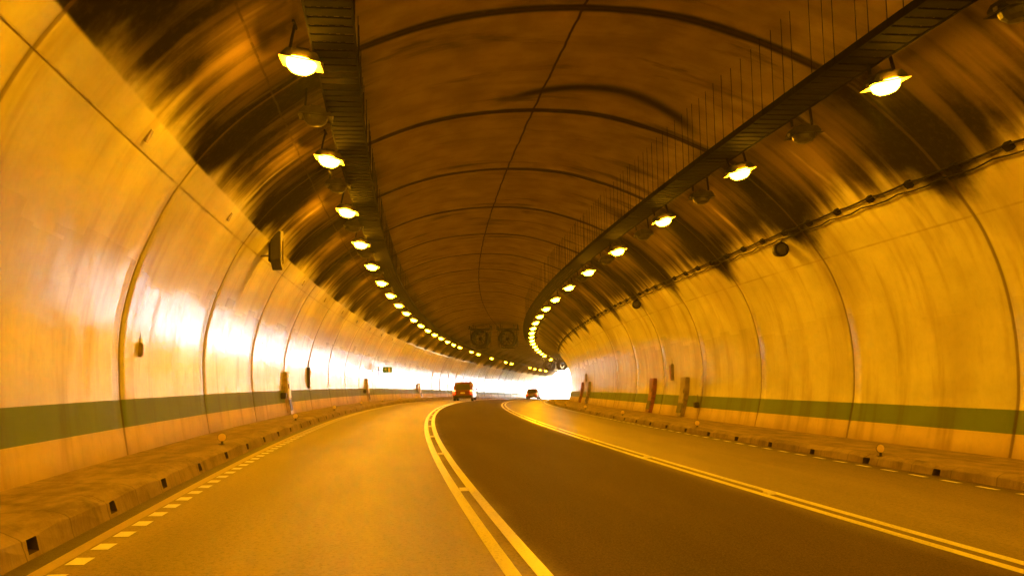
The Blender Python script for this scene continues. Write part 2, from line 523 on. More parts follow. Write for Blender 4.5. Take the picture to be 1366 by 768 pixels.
M['gravel'] = simple('pale_bounce_gravel', (.34, .38, .42), .9, 0, .15, .3)  # bluish tint put in so the ground bounces cooler daylight inside
M['concrete'] = simple('portal_concrete', (.40, .37, .32), .85, 0, .2, .8)
M['plate'] = simple('number_plate', (.8, .75, .6), .4, 0, .05)

# ------------------------------------------------------------------ tunnel lining
def stations():
    st = set()
    s = S_BACK
    while s < S_PORTAL: st.add(round(s, 3)); s += .7
    st.add(S_PORTAL)
    n0 = int((S_BACK - RING0) / RING) - 1
    for n in range(n0, int((S_PORTAL - RING0) / RING) + 1):
        c = RING0 + n * RING
        if S_BACK + .2 < c < S_PORTAL - .2:
            st = {x for x in st if abs(x - c) > .08 or x in (S_BACK, S_PORTAL)}
            for e in (-.03, -.018, .018, .03): st.add(round(c + e, 4))
    return sorted(st)


ST = stations()


def groove(s):
    f = ((s - RING0) / RING) % 1.0
    dd = min(f, 1 - f) * RING
    return -.02 if dd < .022 else 0.0


def lining_part(t0, t1, n, name, mat, parent, proud=0.0):
    ts = np.linspace(t0, t1, n)
    cache = {}
    def sect(s):
        g = groove(s)
        if g not in cache: cache[g] = [wall(t, proud + g) for t in ts]
        return cache[g]
    return sweep(ST, [(0, 0)] * n, name, mat, parent, uvt=list(map(float, ts)), sect=sect)


tunnel = empty('tunnel_lining', (0, 0, 0), label='curved concrete tunnel lining with sooty vault, cream painted walls and green stripe', cat='tunnel')
T_BAND, T_STR, T_SEAM, T_CAP = .40, .80, 4.10, 4.53
lining_part(0.0, T_BAND, 4, 'base_band', M['band'], tunnel)
lining_part(T_BAND, T_STR, 4, 'green_stripe', M['stripe'], tunnel)
lining_part(T_STR, T_SEAM, 22, 'wall_panel', M['paint'], tunnel)
lining_part(T_SEAM, T_CAP, 5, 'capping_strip', M['paint'], tunnel, .007)
lining_part(T_CAP, T_END - T_SEAM, 70, 'vault', M['paint'], tunnel)
lining_part(T_END - T_SEAM, T_END - T_STR, 22, 'wall_panel', M['paint'], tunnel)
lining_part(T_END - T_STR, T_END - T_BAND, 4, 'green_stripe', M['stripe'], tunnel)
lining_part(T_END - T_BAND, T_END, 4, 'base_band', M['band'], tunnel)
# unseen cap behind the camera, added to keep skylight out of the tunnel
mb = MB(); ring = [pt(S_BACK - .01, *wall(t)) for t in np.linspace(0, T_END, 60)] + [pt(S_BACK - .01, 10.2, -.4), pt(S_BACK - .01, -3.6, -.4)]
mb.add(ring, [tuple(range(len(ring)))])
mb.build('rear_light_cap', M['concrete'], tunnel)

# ------------------------------------------------------------------ road, markings, walkways, ground
RS = [s for s in np.arange(S_BACK, 480, 1.0)]
road_d = [-2.6, -2.25, -1.5, -.5, .5, 1.09, 2, 3, 4, 4.71, 5.5, 6.5, 7.5, 7.95, 8.4]
road = sweep(RS, [(d, 0.0) for d in road_d], 'road', M['asphalt'], smooth=True)
tag(road, 'worn asphalt carriageway curving right through the tunnel', 'road', kind='structure')


def strip(d0, d1, s0, s1, name, mat, step=.5, z=.004):
    n = max(2, int((s1 - s0) / step) + 1)
    return sweep(list(np.linspace(s0, s1, n)), [(d0, z), (d1, z)], name, mat, road)


for c in (1.0929, 4.7109):
    for sg in (-1, 1):
        strip(c + sg * .108 - .056, c + sg * .108 + .056, -20, 400, 'lane_line', M['line'])
strip(-2.235, -2.125, -20, 400, 'edge_strip', M['edge'])


def dashes(d0, d1, s0, s1, pitch, ln, name):
    mb = MB(); mb.uv = []
    s = s0
    while s < s1:
        b = len(mb.v)
        for (a, d) in ((s, d0), (s, d1), (s + ln, d1), (s + ln, d0)):
            p = pt(a, d, .0045); mb.v.append(tuple(p)); mb.uv.append((a, d))
        mb.f.append((b, b + 1, b + 2, b + 3)); mb.m.append(0)
        s += pitch
    return mb.build(name, M['dash'], road, fix=False)


dashes(-2.105, -1.975, -10.0, 120, .585, .27, 'edge_dashes')
dashes(7.79, 7.88, -10.0, 120, .80, .42, 'edge_dashes')

SLOT = 2.05


def slot_stations(first, s1):
    st = set(float(x) for x in np.arange(S_BACK, s1, .35)); sl = []
    s = first - SLOT * 12
    while s < 110:
        st = {x for x in st if abs(x - s) > .17}
        for e in (-.10, -.095, .095, .10): st.add(round(s + e, 4))
        sl.append(s); s += SLOT
    return sorted(st), sl


def walkway(side, first):
    st, sl = slot_stations(first, 400)
    rnd = random.Random(3 + side)
    wob = {}
    def sect(s):
        ds = min(abs(s - x) for x in sl)
        rec = ds < .097
        k = round(s, 1)
        if k not in wob: wob[k] = (rnd.uniform(-.012, .012), rnd.uniform(-.010, .010))
        a, b = wob[k]
        dip = .035 * math.exp(-(ds / .3) ** 2)
        prof = [(0.0, .225), (.45, .222), (.86, .222), (.95, .214 - dip * .5 + b), (1.04, .185 - dip + b),
                (1.075 + a, .158 - dip * .6)]
        if rec: prof += [(.97, .135), (.97, .055)]
        else: prof += [(1.082 + a, .135), (1.105, .055)]
        prof += [(1.11, .035), (1.135, -.03)]
        if side < 0: return [(-3.53 + x, z) for x, z in prof]
        return [(9.22 - x * 1.0 if x < 0 else 10.16 - (x if x > .8 else x) * 1.0 - (.95 if x > .44 else 0), z - .07 * (1 if x < .9 else .6)) for x, z in prof]
    def matf(s, i):
        return 1 if (i in (5, 6, 7) and min(abs(s + .003 - x) for x in sl) < .098) else 0
    o = sweep(st, [(0, 0)] * 10, 'walkway', None, sect=sect, mats=[M['walk'], M['recess']], matf=matf, smooth=False)
    return o


wl = walkway(-1, 7.3)
tag(wl, 'dirty raised concrete walkway with drain holes along the left wall', 'pavement', kind='structure')
wr = walkway(1, 8.5)
tag(wr, 'dirty raised concrete walkway with drain holes along the right wall', 'pavement', kind='structure')

# outer ground, one sheet, following the fall of the road
mb = MB()
gx = [-900, -400, -200, -100, -40, -15, 0, 15, 40, 70, 100, 140, 200, 300, 500, 900]
gs = [-400, -200, -100, -60] + list(range(-40, 480, 20)) + [520, 560, 600]
for s in gs:
    sc_ = max(-75, min(s, 600)); x, y, th, zz = path(sc_)
    for g in gx:
        mb.v.append((x + g + (0 if s < 600 else 0), y + (s - sc_), zz - .75))
far = len(mb.v)
x, y, th, zz = path(600)
for g in gx: mb.v.append((x + g * 3, y + 2500, zz - .75))
nx = len(gx)
for j in range(len(gs)):
    for i in range(nx - 1):
        a = j * nx + i; mb.f.append((a, a + 1, a + nx + 1, a + nx)); mb.m.append(0)
g = mb.build('ground', M['gravel'], fix=False, smooth=True)
tag(g, 'pale gravel ground outside the far portal, tinted blue to cool the daylight', 'ground', kind='structure')

# hill through which the tunnel runs
mb = MB(); hx = [-170, -120, -80, -50, -30, -15, 3, 20, 40, 60, 90, 130, 170]
hs = [-130, -90, -60, -20, 20, 60, 100, 140, 175, 188.6]
rnd = random.Random(5)
for j, s in enumerate(hs):
    sc_ = max(-75, s); x, y, th, zz = path(sc_)
    for g_ in hx:
        e = max(0, 1 - ((g_ - 3) / 168) ** 2); l = 1.0 if -60 <= s else max(0, (s + 130) / 70)
        hgt = -1.2 + (13 + 22 * (1 - j / 9) * e) * (e ** .6) * l + rnd.uniform(0, 1.5) * e * l
        mb.v.append((x + g_ * math.cos(th), y - g_ * math.sin(th) + (s - sc_), zz + hgt))
n = len(hx)
for j in range(len(hs) - 1):
    for i in range(n - 1):
        a = j * n + i; mb.f.append((a, a + 1, a + n + 1, a + n)); mb.m.append(0)
h = mb.build('hill', M['rock'], fix=False, smooth=True)
tag(h, 'wooded hill over the tunnel', 'hill', kind='structure')

# far portal: a headwall with the tunnel mouth cut out of it
mb = MB()
inner = [wall(t, .03) for t in np.linspace(0, T_END, 50)]
inner = [(inner[0][0], -1)] + inner + [(inner[-1][0], -1)]
outer = []
for (d, z) in inner:
    a = math.atan2(z - 2, d - 3.3)
    k = 1e9
    c_, s_ = math.cos(a), math.sin(a)
    if abs(c_) > 1e-6: k = min(k, 22 / abs(c_))
    if s_ > 1e-6: k = min(k, 9.5 / s_)
    if s_ < -1e-6: k = min(k, 3.0 / -s_)
    outer.append((3.3 + c_ * k, 2 + s_ * k))
m_ = len(inner)
for off in (0.0, 1.0):
    for (d, z) in inner: mb.v.append(tuple(pt(S_PORTAL + .02 + off, d, z)))
    for (d, z) in outer: mb.v.append(tuple(pt(S_PORTAL + .02 + off, d, z)))
for i in range(m_ - 1):
    mb.f += [(i, i + 1, m_ + i + 1, m_ + i), (2 * m_ + i, 3 * m_ + i, 3 * m_ + i + 1, 2 * m_ + i + 1),
             (i, 2 * m_ + i, 2 * m_ + i + 1, i + 1), (m_ + i, m_ + i + 1, 3 * m_ + i + 1, 3 * m_ + i)]
    mb.m += [0] * 4
o = mb.build('portal_headwall', M['concrete'])
tag(o, 'concrete headwall around the bright far mouth of the tunnel', 'portal')


# ------------------------------------------------------------------ luminaires
def lamp_proto(lit):
    """local frame: x across the tunnel, y along it, z up; origin at the lens centre"""
    r = empty('ceiling_lamp' if lit else 'unlit_ceiling_lamp')
    m = MB()
    # reflector tray: tapered box, open below
    m.prism([(-.25, -.005), (.25, -.005), (.25, .02), (.19, .10), (-.19, .10), (-.25, .02)], -.155, .155, 'y')
    m.box((0, 0, .12), (.16, .22, .045))
    m.build('housing', M['housing'], r)
    m = MB()
    m.lathe([(.20, -.004), (.198, -.04), (.175, -.10), (.115, -.15), (.0, -.17)], (0, 0, 0), 'z', 16)
    m.build('lens', M['lamp'] if lit else M['deadglass'], r)
    # added flared skirt, its lit underside stands in for the lamp's halo
    m = MB(); a_ = [(-.14, -.13), (.14, -.13), (.14, .13), (-.14, .13)]; b_ = [(-.265, -.21), (.265, -.21), (.265, .21), (-.265, .21)]
    vs_ = [(x, y, -.004) for x, y in a_] + [(x, y, -.038) for x, y in b_] + [(x, y, .006) for x, y in a_] + [(x, y, -.028) for x, y in b_]
    m.add(vs_, [(k, (k + 1) % 4, 4 + (k + 1) % 4, 4 + k) for k in range(4)] + [(8 + k, 12 + k, 12 + (k + 1) % 4, 8 + (k + 1) % 4) for k in range(4)] + [(4 + k, 4 + (k + 1) % 4, 12 + (k + 1) % 4, 12 + k) for k in range(4)])
    m.build('reflector', M['skirt'] if lit else M['housing'], r)
    m = MB()
    for x_ in (-.18, .18):
        m = MB(); m.prism([(-.02, .14), (.02, .14), (.02, .45), (.15, .45), (.15, .475), (-.15, .475), (-.15, .45), (-.02, .45)], x_ - .015, x_ + .015, 'x')
        m.build('bracket', M['steel'], r)
        m = MB(); m.box((x_ * 1.45, .0, .0), (.03, .05, .05), bev=.008); m.build('clip', M['galv'], r)
    return r


def place(o, s, d, z, tilt=0.0):
    x, y, th, zz = path(s)
    o.location = pt(s, d, z)
    o.rotation_euler = (0, tilt + (random.uniform(-.05, .05) if tilt else 0), -th + (random.uniform(-.06, .06) if tilt else 0))


pl, pu = lamp_proto(True), lamp_proto(False)
used = {id(pl): False, id(pu): False}


def put(proto, s, d, z, tilt, label, cat, group):
    o = proto if not used[id(proto)] else copy_tree(proto)
    used[id(proto)] = True
    place(o, s, d, z, tilt)
    tag(o, label, cat, group)
    return o


todoL = list(range(0, 17)) + [17.9, 19.1, 21.4, 23.9, 25, 28.4, 29.4, 30.4, 31.5]
todoR = list(range(0, 20)) + [21]
cnt = 0
for n in todoL:
    put(pl, 11.7044 + n * LAMP_D, -.894, 5.402, .20, '%s lit orange lamp along the left lamp row under the cable tray' % ordw(cnt).capitalize(), 'ceiling lamp', 'lit lamps in the left row'); cnt += 1
cnt = 0
for n in todoR:
    put(pl, 11.2219 + n * 5.4016 * .9925 + (n * .0), 6.868, 5.384, -.22, '%s lit orange lamp along the right lamp row under the cable tray' % ordw(cnt).capitalize(), 'ceiling lamp', 'lit lamps in the right row'); cnt += 1
for n in (-1, -2, -3):
    put(pl, 11.7044 + n * LAMP_D, -.894, 5.402, .20, 'lit orange lamp of the left row behind the viewpoint', 'ceiling lamp', 'left row lamps behind the viewpoint')
    put(pl, 11.2219 + n * 5.4016, 6.868, 5.384, -.22, 'lit orange lamp of the right row behind the viewpoint', 'ceiling lamp', 'right row lamps behind the viewpoint')
for i in range(0, 14):
    put(pu, 11.7044 + (i - .5) * LAMP_D + .1, -.93, 5.47, .05, '%s dark unlit lamp between the lit lamps of the left row' % ordw(i).capitalize(), 'ceiling lamp', 'unlit lamps in the left row')
    put(pu, 11.2219 + (i - .42) * 5.4016, 7.16, 5.52, -.10, '%s dark unlit lamp between the lit lamps of the right row' % ordw(i).capitalize(), 'ceiling lamp', 'unlit lamps in the right row')

# ------------------------------------------------------------------ cable trays with hangers
def tray(dc, zc, label, hang_d, sgn):
    r = empty('cable_tray', pt(14, dc, zc), label=label, cat='cable tray')
    x0 = r.location
    def lift(m):
        m.v = [tuple(Vector(v) - x0) for v in m.v]; return m
    m = MB(); ss = np.arange(S_BACK + 1, 186, 1.0)
    def bar(m, d0, d1, z0, z1):
        b = len(m.v)
        for s in ss:
            for (d, z) in ((d0, z0), (d1, z0), (d1, z1), (d0, z1)): m.v.append(tuple(pt(s, d, z)))
        for j in range(len(ss) - 1):
            for k in range(4):
                m.f.append((b + j * 4 + k, b + j * 4 + (k + 1) % 4, b + (j + 1) * 4 + (k + 1) % 4, b + (j + 1) * 4 + k)); m.m.append(0)
    for e in (-.27, .27):
        mm = MB(); bar(mm, dc + e - .012, dc + e + .012, zc - .01, zc + .10)
        lift(mm).build('side_rail', M['steel'], r)
    m = MB()
    s = 7.6; k_ = 0
    while s < 120:
        if k_ < 98:
            q = MB(); q.box((0, 0, .01), (.51, .21, .02)); q_ = rung0 if k_ else q.build('rung', M['steel'], r)
            if k_: q_ = rung0.copy(); COL.objects.link(q_); q_.parent = r
            else: rung0 = q_
            q_.location = pt(s, dc, zc) - x0; q_.rotation_euler = (0, 0, -path(s)[2]); k_ += 1; s += .27
            continue
        a = [pt(s, dc - .255, zc), pt(s, dc + .255, zc), pt(s + .06, dc + .255, zc), pt(s + .06, dc - .255, zc)]
        b = [v + Vector((0, 0, .02)) for v in a]
        m.add(a + b, [(0, 1, 2, 3), (7, 6, 5, 4), (0, 4, 5, 1), (1, 5, 6, 2), (2, 6, 7, 3), (3, 7, 4, 0)])
        s += .33
    tag(lift(m).build('far_rungs', M['steel'], r), kind='stuff')
    rnd = random.Random(int(dc * 10) + 3)
    for k, (e, rad) in enumerate(((-.17, .032), (-.08, .026), (.02, .035), (.13, .028))):
        m = MB(); pts = [pt(s, dc + e + rnd.uniform(-.02, .02), zc + .022 + rad + rnd.uniform(0, .015)) for s in np.arange(S_BACK + 1, 186, 1.6)]
        m.tube(pts, rad, 6)
        lift(m).build('cable', M['cable'], r, smooth=True)
    # hanger rods, each reaching up to the vault
    n = 0; s = 8.2
    base = None
    ztop = float(np.interp(hang_d, PR[:150, 0], PR[:150, 1])) if hang_d < 3.3 else float(np.interp(-hang_d, -PR[::-1, 0][0:0] if 0 else -PR[120:210, 0][::-1], PR[120:210, 1][::-1]))
    L = ztop - zc + .03
    mr = MB(); mr.tube([(0, 0, 0), (0, 0, L)], .0065, 6); mr.box((0, 0, L - .005), (.05, .05, .012))
    while n < 96:
        if base is None:
            base = mr.build('hanger_rod', M['steel'], r); o = base
        else:
            o = base.copy(); COL.objects.link(o); o.parent = r
        o.location = pt(s + rnd.uniform(-.1, .1), hang_d + rnd.uniform(-.02, .02), zc + .0) - x0
        s += .43 if s < 40 else .86
        n += 1
    return r


tray(-.47, 5.50, 'sooty steel cable tray hung from thin rods beside the left lamp row', -.22, 1)
tray(6.48, 5.62, 'sooty steel cable tray hung from thin rods beside the right lamp row', 6.2, -1)

# ------------------------------------------------------------------ slack cables clipped along the right wall
r = empty('wall_cable_run', pt(14, *wall(17.95)), label='pair of black cables clipped to the right wall where the soot ends', cat='cable')
x0 = r.location
rnd = random.Random(11)
for k, t in enumerate((17.90, 18.04)):
    m = MB(); pts = []
    for s in np.arange(-10, 120, .45):
        sag = .035 * abs(math.sin((s - .3 * k) * PI / 1.35)) * (1.0 + k * .5)
        pts.append(pt(s, *wall(t + sag, .055)) - x0)
    m.tube(pts, .018 if k == 0 else .014, 6)
    m.build('cable', M['cable'], r, smooth=True)
m = MB(); m.box((0, 0, 0), (.10, .16, .13), bev=.015)
base = m.build('clip', M['steel'], r)
for i in range(60):
    o = base if i == 0 else base.copy()
    if i: COL.objects.link(o); o.parent = r
    s = 8 + i * 1.35
    o.location = pt(s, *wall(17.95, .03)) - x0; o.rotation_euler = (0, -.85, -path(s)[2])

# ------------------------------------------------------------------ road studs
def stud():
    r = empty('road_stud')
    m = MB()
    m.prism([(-.055, 0), (.055, 0), (.040, .022), (-.040, .022)], -.05, .05, 'x')
    m.build('body', M['studbody'], r)
    m = MB(); m.add([(-.046, -.0535, .004), (.046, -.0535, .004), (.046, -.0425, .020), (-.046, -.0425, .020)], [(0, 1, 2, 3)])
    m.build('reflector', M['whiter'], r)
    return r


ps = stud(); used[id(ps)] = False
SL = [5.9, 11.2, 16.7, 22.1, 27.3, 32.4, 37.6, 42.8, 48, 53.2]
for i, s in enumerate(SL):
    o = put(ps, s, 1.0929, .005, 0, '%s white raised stud between the left pair of lane lines' % ordw(i).capitalize(), 'road stud', 'studs between the left pair of lines')
    o.scale = (1.1, 1.5, 1.2)
for i, s in enumerate([10.6, 15.95, 21.1, 26.3, 31.5, 36.7, 42, 47.2]):
    o = put(ps, s, 4.7109, .005, 0, '%s white raised stud between the right pair of lane lines' % ordw(i).capitalize(), 'road stud', 'studs between the right pair of lines')
    o.scale = (1.1, 1.5, 1.2)


# ------------------------------------------------------------------ round delineator reflectors on the kerbs
def delineator():
    r = empty('kerb_reflector')
    m = MB(); m.tube([(0, 0, 0), (0, 0, .07)], [.028, .02], 10); m.box((0, 0, .006), (.12, .10, .012))
    m.build('post', M['dark'], r)
    m = MB(); m.lathe([(0.0, -.012), (.082, -.012), (.088, -.004), (.088, .008), (.0, .008)], (0, 0, .145), 'y', 24)
    m.build('rim', M['galv'], r)
    m = MB(); m.lathe([(0.0, -.022), (.04, -.020), (.070, -.0145), (.078, -.0125)], (0, 0, .145), 'y', 24)
    m.build('reflector', M['amber'], r, smooth=True)
    return r


pd = delineator(); used[id(pd)] = False
for i, s in enumerate([6.2, 16.1, 26.0, 35.9, 45.8, 55.7, 65.6, 75.5]):
    o = put(pd, s, -2.62, .220, 0, '%s round amber reflector on the left kerb' % ordw(i).capitalize(), 'reflector', 'round reflectors on the left kerb'); o.scale = (.85, .85, .85)
for i, s in enumerate([14.35, 24.15, 33.9, 43.7, 53.5, 63.3, 73.1]):
    o = put(pd, s, 8.22, .150, 0, '%s round amber reflector on the right kerb' % ordw(i).capitalize(), 'reflector', 'round reflectors on the right kerb'); o.scale = (.85, .85, .85)


# ------------------------------------------------------------------ wall cabinets, signs and boxes
def cabinet(s, side, w, depth, t_top, matb, name, label, door_mat=None, vert=True):
    """tall cabinet whose back follows the wall"""
    t_of = (lambda t: t) if side < 0 else (lambda t: T_END - t)
    r = empty(name, pt(s, *wall(t_of(0.0))), -path(s)[2], label, 'cabinet', 'emergency cabinets along the walls')
    inv = Matrix.Rotation(path(s)[2], 3, 'Z')
    def loc(v): return inv @ (v - r.location)
    ts = np.linspace(.0, t_top, 9)
    def slab(m, o0, o1, s0, s1, ta, tb):
        tt = np.linspace(ta, tb, 8); b = len(m.v)
        for t in tt:
            for (ss_, of) in ((s0, o0), (s1, o0), (s1, o1), (s0, o1)): m.v.append(tuple(loc(pt(ss_, *wall(t_of(t), of)))))
        k = len(tt)
        for j in range(k - 1):
            for q in range(4): m.f.append((b + j * 4 + q, b + j * 4 + (q + 1) % 4, b + (j + 1) * 4 + (q + 1) % 4, b + (j + 1) * 4 + q)); m.m.append(0)
        m.f += [(b, b + 1, b + 2, b + 3), (b + (k - 1) * 4, b + (k - 1) * 4 + 1, b + (k - 1) * 4 + 2, b + (k - 1) * 4 + 3)]; m.m += [0, 0]
    m = MB(); slab(m, -.02, depth, s - w / 2, s + w / 2, .0, t_top); m.build('body', matb, r)
    m = MB(); slab(m, depth + .002, depth + .022, s - w / 2 + .05, s + w / 2 - .05, .55, t_top - .06)
    door = m.build('door', door_mat or matb, r)
    m = MB(); slab(m, depth + .023, depth + .05, s - w / 2 + .10, s - w / 2 + .13, .85, 1.0); hd = m.build('handle', M['galv'], door)
    m = MB(); slab(m, depth + .002, depth + .016, s - w / 2 + .05, s + w / 2 - .05, .12, .48); m.build('lower_door', M['dark'], r)
    return r


cabinet(32.75, 1, .75, .14, 1.46, M['cab_grey'], 'hydrant_cabinet', 'dull grey-brown wall cabinet, nearest on the right wall')
cabinet(37.95, 1, .75, .14, 1.46, M['cab_red'], 'hydrant_cabinet', 'rusty red wall cabinet, second nearest on the right wall', M['cab_red'])
cabinet(60.0, 1, .75, .14, 1.46, M['cab_grey'], 'hydrant_cabinet', 'grey-brown wall cabinet, third on the right wall, seen edge-on')
cabinet(65.5, 1, .75, .14, 1.46, M['cab_red'], 'hydrant_cabinet', 'red wall cabinet, fourth on the right wall, seen edge-on')
cabinet(30.7, -1, .55, .12, 1.40, M['cab_pale'], 'hydrant_cabinet', 'pale narrow wall cabinet, nearest on the left wall', M['white'])
cabinet(56.0, -1, .55, .12, 1.40, M['cab_pale'], 'hydrant_cabinet', 'pale narrow wall cabinet, second on the left wall near the green sign', M['white'])
cabinet(84.5, -1, .55, .12, 1.40, M['white'], 'hydrant_cabinet', 'white wall cabinet, farthest on the left wall left of the dark car', M['white'])


def small_box(s, side, t, name, label, cat, size, mat, off=.06, cover=None):
    tt = t if side < 0 else T_END - t
    d, z = wall(tt, off)
    r = empty(name, pt(s, d, z), -path(s)[2], label, cat)
    m = MB(); m.box((0, 0, 0), size, bev=min(size) * .15); m.build('body', mat, r)
    m = MB(); m.box((-side * (size[0] / 2 + .008), 0, 0), (.012, size[1] * .8, size[2] * .8), bev=.004); m.build('cover', cover or mat, r)
    m = MB(); m.tube([(side * size[0] * .3, 0, size[2] / 2), (side * size[0] * .3, 0, size[2] / 2 + .25)], .012, 6); m.build('conduit', M['galv'], r)
    return r


small_box(34.8, 1, 1.67, 'distance_sign', 'narrow dark vertical sign on the right wall between two cabinets', 'sign', (.10, .28, .62), M['cab_grey'], .05, M['cab_red'])
small_box(62.6, 1, 1.75, 'distance_sign', 'small dark vertical sign far along the right wall', 'sign', (.10, .28, .55), M['cab_grey'], .05, M['cab_red'])
small_box(30.85, 1, .47, 'junction_box', 'small dark box on the green stripe right of the grey cabinet', 'junction box', (.16, .20, .20), M['dark'], .08)
small_box(29.75, -1, .62, 'junction_box', 'small dark box on the green stripe left of the nearest left cabinet', 'junction box', (.16, .22, .20), M['dark'], .08)
small_box(54.6, -1, .62, 'junction_box', 'small dark box left of the second left cabinet', 'junction box', (.16, .22, .20), M['dark'], .08)
small_box(36.0, -1, 1.25, 'distance_sign', 'slim white vertical sign on the left wall right of the nearest cabinet', 'sign', (.10, .30, .80), M['dark'], .05, M['white'])
small_box(83.0, -1, .9, 'distance_sign', 'slim dark vertical sign beside the farthest left cabinet', 'sign', (.12, .3, .7), M['dark'], .06, M['white'])
small_box(14.85, -1, 1.55, 'wall_bracket', 'tiny dark fixing mark on the nearest part of the left wall', 'bracket', (.05, .09, .22), M['cab_grey'], .02)

# anchor slots in the capping strips
m = MB(); m.box((0, 0, 0), (.03, .10, .17), bev=.006)
cnt = 0
base = None
for i in range(-1, 10):
    s = RING0 + i * RING - 2.2
    d, z = wall(4.30, .02)
    if base is None: base = m.build('anchor_plate', M['cab_grey'], None); o = base
    else: o = base.copy(); COL.objects.link(o)
    o.location = pt(s, d, z); o.rotation_euler = (0, .45, -path(s)[2])
    tag(o, '%s small brown anchor plate on the left capping strip' % ordw(i + 1).capitalize(), 'anchor plate', 'anchor plates on the left capping strip')

# green emergency exit sign standing out from the left wall
s = 61.5
d, z = wall(2.02, 0.0)
r = empty('exit_sign', pt(s, d, z), -path(s)[2], 'green exit sign with white running figure standing out from the left wall', 'sign')
m = MB(); m.box((.16, .0, .0), (.34, .05, .05)); m.box((.03, 0, 0), (.05, .10, .75), bev=.01); m.build('bracket', M['dark'], r)
m = MB(); m.box((.62, 0, .02), (.60, .07, .38), bev=.012); pn = m.build('panel', M['green'], r)
m = MB()
y_ = -.0375
def poly(pts): m.add([(.50 + a, y_, .02 + b) for a, b in pts], [tuple(range(len(pts)))])
poly([(.02 + .028 * math.cos(a * PI / 5), .12 + .028 * math.sin(a * PI / 5)) for a in range(10)])
poly([(-.03, .08), (.02, .09), (.03, .02), (-.02, .0)])
poly([(.02, .085), (.03, .06), (.08, .04), (.085, .06)]); poly([(-.03, .08), (-.08, .05), (-.085, .01), (-.07, .01), (-.06, .04), (-.02, .06)])
poly([(-.02, .01), (.03, .02), (.06, -.05), (.05, -.13), (.03, -.13), (.035, -.05)]); poly([(-.02, .01), (.01, .01), (-.03, -.06), (-.09, -.09), (-.10, -.07), (-.045, -.04)])
poly([(.17, .14), (.31, .14), (.31, -.14), (.17, -.14)])
m.build('pictogram', M['whiter'], pn)

# traffic-signal style box on the left haunch, seen edge-on
s = 21.6
r = empty('wall_loudspeaker', pt(s, -2.76, 4.36), -path(s)[2], 'dark narrow box hanging on a bracket high on the left wall', 'loudspeaker')
m = MB()
m.prism([(-.30, .42), (.30, .50), (.30, -.28), (.12, -.55), (-.18, -.42), (-.30, -.30)], .20, .48, 'x')
m.build('body', M['dark'], r)
m = MB()
for q in (-.22, -.10, .02, .14): m.box((.30 + .0, q, 0), (.34, .03, .70))
m.build('fins', M['steel'], r)
m = MB(); m.tube([(-.05, -.1, .42), (.34, -.1, .48)], .025, 8); m.tube([(-.15, -.1, -.2), (.25, -.1, -.2)], .025, 8); m.box((.05, -.1, .43), (.10, .3, .16)); m.build('bracket', M['galv'], r)
r.scale = (.8, .8, .9)
m = MB(); m.tube([(.52, -.05, .1), (.52, -.05, -.40)], .022, 8); m.tube([(.50, .12, .2), (.50, .12, -.30)], .018, 8); m.build('conduit', M['galv'], r)


def round_unit(s, label):
    t = 18.25
    d, z = wall(t, .20)
    r = empty('wall_floodlight', pt(s, d, z), -path(s)[2], label, 'floodlight', 'round dark units below the right wall cables')
    m = MB(); m.lathe([(0, -.16), (.10, -.155), (.15, -.10), (.165, 0), (.15, .10), (.09, .16), (0, .17)], (0, 0, 0), 'y', 24); m.build('body', M['dark'], r, smooth=True)
    m = MB(); m.lathe([(.13, -.150), (.172, -.145), (.172, -.11), (.15, -.105)], (0, 0, 0), 'y', 24); m.build('rim', M['steel'], r)
    m = MB(); m.tube([(0, .03, .10), (.08, .03, .24)], .018, 8); m.box((.10, .03, .27), (.12, .16, .04)); m.build('bracket', M['steel'], r)


round_unit(20.6, 'round black unit hanging below the cables on the right wall')
round_unit(36.0, 'farther round black unit hanging below the cables on the right wall')


